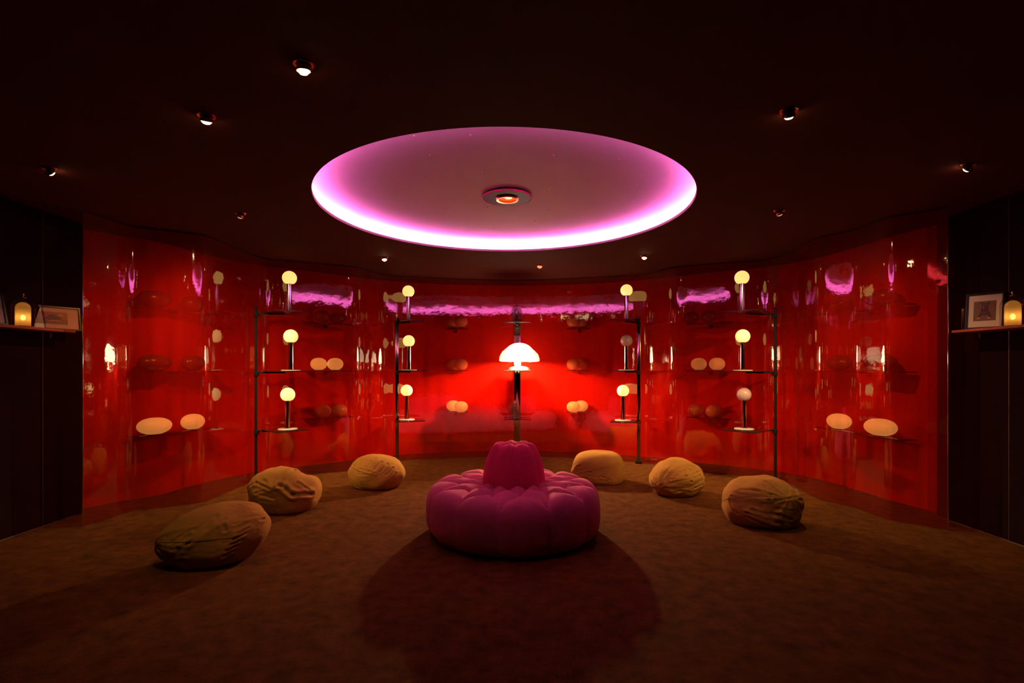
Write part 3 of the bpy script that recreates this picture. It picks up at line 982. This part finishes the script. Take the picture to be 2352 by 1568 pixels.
zl = wall_shelf(-1); zr = wall_shelf(1)

def ellface(bm, cx, cz, rx, rz, y, mi, n=20, rot=0):
    vs = []
    for k in range(n):
        a = 2 * PI * k / n
        u, v = rx * math.cos(a), rz * math.sin(a)
        vs.append(bm.verts.new((cx + u * math.cos(rot) - v * math.sin(rot), y, cz + u * math.sin(rot) + v * math.cos(rot))))
    f = bm.faces.new(vs); f.material_index = mi
    if f.normal.y > 0: f.normal_flip()
    return f
def rectface(bm, x0, z0, x1, z1, y, mi):
    f = bm.faces.new([bm.verts.new(p) for p in ((x0, y, z0), (x1, y, z0), (x1, y, z1), (x0, y, z1))]); f.material_index = mi

def picture(loc, rz, W, H, pw, ph, art, label, lean=R(8), ox=0):
    """faces local -y; loc is the middle of the bottom edge"""
    t = thing('framed_print', label, 'picture frame', loc, rz)
    t.rotation_euler = (-lean, 0, rz)
    fw = 0.014
    bm = NB()
    box(bm, (0, 0, fw / 2), (W, 0.022, fw), bev=0.001); box(bm, (0, 0, H - fw / 2), (W, 0.022, fw), bev=0.001)
    box(bm, (-W / 2 + fw / 2, 0, H / 2), (fw, 0.022, H - 2 * fw), bev=0.001); box(bm, (W / 2 - fw / 2, 0, H / 2), (fw, 0.022, H - 2 * fw), bev=0.001)
    box(bm, (0, 0.008, H / 2), (W - 0.004, 0.005, H - 0.004))
    obj('frame', bm, M['frame'], t, smooth=False)
    bm = NB(); box(bm, (0, 0.001, H / 2), (W - 2 * fw, 0.006, H - 2 * fw)); obj('mount', bm, M['mount'], t, smooth=False)
    bm = NB()
    x0, x1, z0, z1 = -pw / 2 + ox, pw / 2 + ox, H / 2 - ph / 2, H / 2 + ph / 2
    rectface(bm, x0, z0, x1, z1, -0.0030, 0)
    Y = -0.0034
    if art == 'vase':      # a dark rounded dish on a table against a brown ground
        rectface(bm, x0, z0, x1, z0 + ph * 0.42, Y + 0.0002, 3)
        ellface(bm, ox + pw * 0.06, H / 2 - ph * 0.02, pw * 0.26, ph * 0.17, Y, 1)
        ellface(bm, ox + pw * 0.04, H / 2 + ph * 0.15, pw * 0.15, ph * 0.12, Y - 0.0002, 1)
        ellface(bm, ox + pw * 0.10, H / 2 - ph * 0.22, pw * 0.20, ph * 0.06, Y - 0.0002, 2)
        ellface(bm, ox + pw * 0.06, H / 2 - ph * 0.32, pw * 0.12, ph * 0.05, Y - 0.0004, 1)
        ellface(bm, ox + pw * 0.30, H / 2 + ph * 0.28, pw * 0.10, ph * 0.10, Y - 0.0002, 2)
    elif art == 'dog':     # a dark sitting dog, seen from the front
        ellface(bm, ox, H / 2 + ph * 0.02, pw * 0.18, ph * 0.26, Y, 1)
        ellface(bm, ox + pw * 0.02, H / 2 + ph * 0.24, pw * 0.15, ph * 0.15, Y - 0.0002, 1)
        ellface(bm, ox - pw * 0.12, H / 2 + ph * 0.38, pw * 0.045, ph * 0.08, Y - 0.0002, 1, rot=0.4)
        ellface(bm, ox + pw * 0.17, H / 2 + ph * 0.38, pw * 0.045, ph * 0.08, Y - 0.0002, 1, rot=-0.4)
        ellface(bm, ox - pw * 0.17, H / 2 - ph * 0.18, pw * 0.07, ph * 0.22, Y - 0.0002, 1, rot=-0.35)
        ellface(bm, ox + pw * 0.20, H / 2 - ph * 0.18, pw * 0.07, ph * 0.22, Y - 0.0002, 1, rot=0.35)
        ellface(bm, ox - pw * 0.27, H / 2 - ph * 0.36, pw * 0.10, ph * 0.05, Y - 0.0004, 2, rot=0.3)
        ellface(bm, ox + pw * 0.20, H / 2 - ph * 0.36, pw * 0.09, ph * 0.05, Y - 0.0004, 2, rot=-0.3)
        ellface(bm, ox - pw * 0.04, H / 2 + ph * 0.30, pw * 0.025, ph * 0.02, Y - 0.0004, 2)
        ellface(bm, ox + pw * 0.09, H / 2 + ph * 0.30, pw * 0.025, ph * 0.02, Y - 0.0004, 2)
        ellface(bm, ox - pw * 0.05, H / 2 + ph * 0.17, pw * 0.02, ph * 0.06, Y - 0.0004, 2, rot=-0.4)
        ellface(bm, ox + pw * 0.02, H / 2 - ph * 0.08, pw * 0.13, ph * 0.02, Y - 0.0004, 0)
    else:
        ellface(bm, ox, H / 2, pw * 0.3, ph * 0.3, Y, 1)
    cols = [M['ph1'], M['ph2'], M['ph3'], M['ph4']] if art != 'dog' else [M['ph4'], M['ph2'], M['ph3'], M['ph1']]
    obj('print', bm, cols, t, smooth=False)
    return t
# left shelf: a leaning frame cut by the photo's edge, the lantern, a wide framed print
place(LAN_LIT, None, (-4.03, 4.27, zl), 0, 'glowing amber glass lantern on the left wall shelf')
picture((-4.065, 4.60, zl), R(62), 0.40, 0.215, 0.235, 0.110, 'vase', 'wide black framed print of a dark dish in a cream mount, left wall shelf', lean=R(9), ox=-0.015)
picture((-4.045, 4.03, zl), R(70), 0.20, 0.26, 0.10, 0.13, 'plain', 'black framed print at the extreme left edge, left of the lantern', lean=R(16))
# right shelf
picture((3.88, 4.26, zr), R(-56), 0.245, 0.300, 0.140, 0.165, 'dog', 'black framed photograph of a sitting dark dog, right wall shelf', lean=R(8))
place(LAN_LIT, None, (3.90, 4.035, zr), 0, 'glowing amber glass lantern beside the dog picture, right wall shelf')
picture((3.94, 3.77, zr), R(-80), 0.30, 0.33, 0.16, 0.16, 'plain', 'black framed print at the extreme right edge, right of the lantern', lean=R(18))
bm = NB(); box(bm, (0, 0, 0.095), (0.17, 0.03, 0.19), bev=0.003)
bk = obj('closed_book', bm, M['frame'], loc=(3.93, 4.40, zr), rot=(0, 0, R(-60))); tag(bk, 'dark upright book at the film end of the right wall shelf', 'book')
bm = NB(); box(bm, (0, 0, 0.095), (0.164, 0.022, 0.184)); obj('pages', bm, M['mount'], bk, smooth=False, loc=(-0.004, 0, 0.0))
# further lanterns along both shelves, seen mirrored in the film
for k, (x, y, zz, lab) in enumerate(((-4.03, 3.2, zl, 'amber lantern on the left wall shelf, mirrored in the film, farther from it'),
                        (-4.03, 2.2, zl, 'amber lantern on the left wall shelf beside the camera'),
                        (3.90, 3.1, zr, 'amber lantern on the right wall shelf, mirrored in the film, farther from it'),
                        (3.90, 2.1, zr, 'amber lantern on the right wall shelf beside the camera'))):
    place(LAN_LIT, None, (x, y, zz), 0, lab)

# ------------------------------------------------------------------ downlights
def downlight(px, py, lit, e, aim, size, label, col=WARM, blend=0.35, scale=1.0):
    d = (CEIL - HC) * F / (HZ - py)
    x, y = at(px, d)
    t = thing('ceiling_downlight', label, 'ceiling light', (x, y, CEIL), 0, 'adjustable ceiling downlights')
    bm = NB(); lathe(bm, [(0.034, -0.001), (0.046, -0.004), (0.048, 0.0), (0.046, 0.004), (0.034, 0.004), (0.034, -0.001)], 28); obj('trim_ring', bm, M['copper'], t)
    dirv = (Vector(aim) - Vector((x, y, CEIL))).normalized()
    q = dirv.to_track_quat('-Z', 'Y')
    bm = NB(); lathe(bm, [(0, 0.012), (0.026, 0.012), (0.030, 0.006), (0.034, -0.010), (0.031, -0.010), (0.027, 0.0), (0, 0.002)], 24)
    bmesh.ops.rotate(bm, cent=(0, 0, 0), matrix=q.to_matrix(), verts=bm.verts)
    bmesh.ops.translate(bm, vec=(0, 0, -0.020), verts=bm.verts)
    g = obj('gimbal_cup', bm, M['copper'], t)
    bm = NB(); lathe(bm, [(0, -0.026), (0.016, -0.023), (0.026, -0.012), (0.027, 0.0), (0, 0.002)], 20)
    bmesh.ops.rotate(bm, cent=(0, 0, 0), matrix=q.to_matrix(), verts=bm.verts)
    bmesh.ops.translate(bm, vec=(0, 0, -0.020), verts=bm.verts)
    obj('lens', bm, M['spotglow'] if lit else M['spotdim'], g)
    if e:
        p = Vector((x, y, CEIL - 0.020)) + dirv * 0.034
        add_light('SPOT', p, e * SPOT, col, aim, size, blend, r=0.012, name='spot_light')
DL = [
    (697, 148, True, 14, (-0.95, 2.9, 0.0), 90, 'lit ceiling downlight nearest the camera, upper left', 1.0),
    (474, 266, True, 70, (-2.3, 3.9, 0.1), 70, 'lit ceiling downlight, second from the left, above the left bean bags', 1.0),
    (114, 387, True, 800, (-2.6, 6.9, 0.6), 58, 'lit ceiling downlight close to the left wall', 1.0),
    (552, 490, False, 190, (-3.7, 5.7, 0.3), 110, 'dark ceiling downlight just before the left red screen', 1.0),
    (1812, 254, True, 40, (2.4, 4.6, 0.2), 70, 'starry bright ceiling downlight at the upper right', 1.0),
    (2224, 378, True, 800, (2.6, 6.8, 0.6), 58, 'lit ceiling downlight close to the right wall', 1.0),
    (1790, 484, False, 190, (3.7, 5.5, 0.3), 110, 'dark ceiling downlight just before the right red screen', 1.0),
    (883, 591, True, 60, (-1.3, 6.0, 0.0), 100, 'tiny bright ceiling downlight near the red film, left of the dome', 1.0),
    (1480, 587, True, 60, (1.3, 6.0, 0.0), 100, 'tiny bright ceiling downlight near the red film, right of the dome', 1.0),
    (1240, 608, False, 60, (0.2, 6.0, 0.0), 90, 'dim ceiling downlight below the far rim of the dome', 1.0),
]
for a in DL: downlight(*a[:7], blend=a[7])
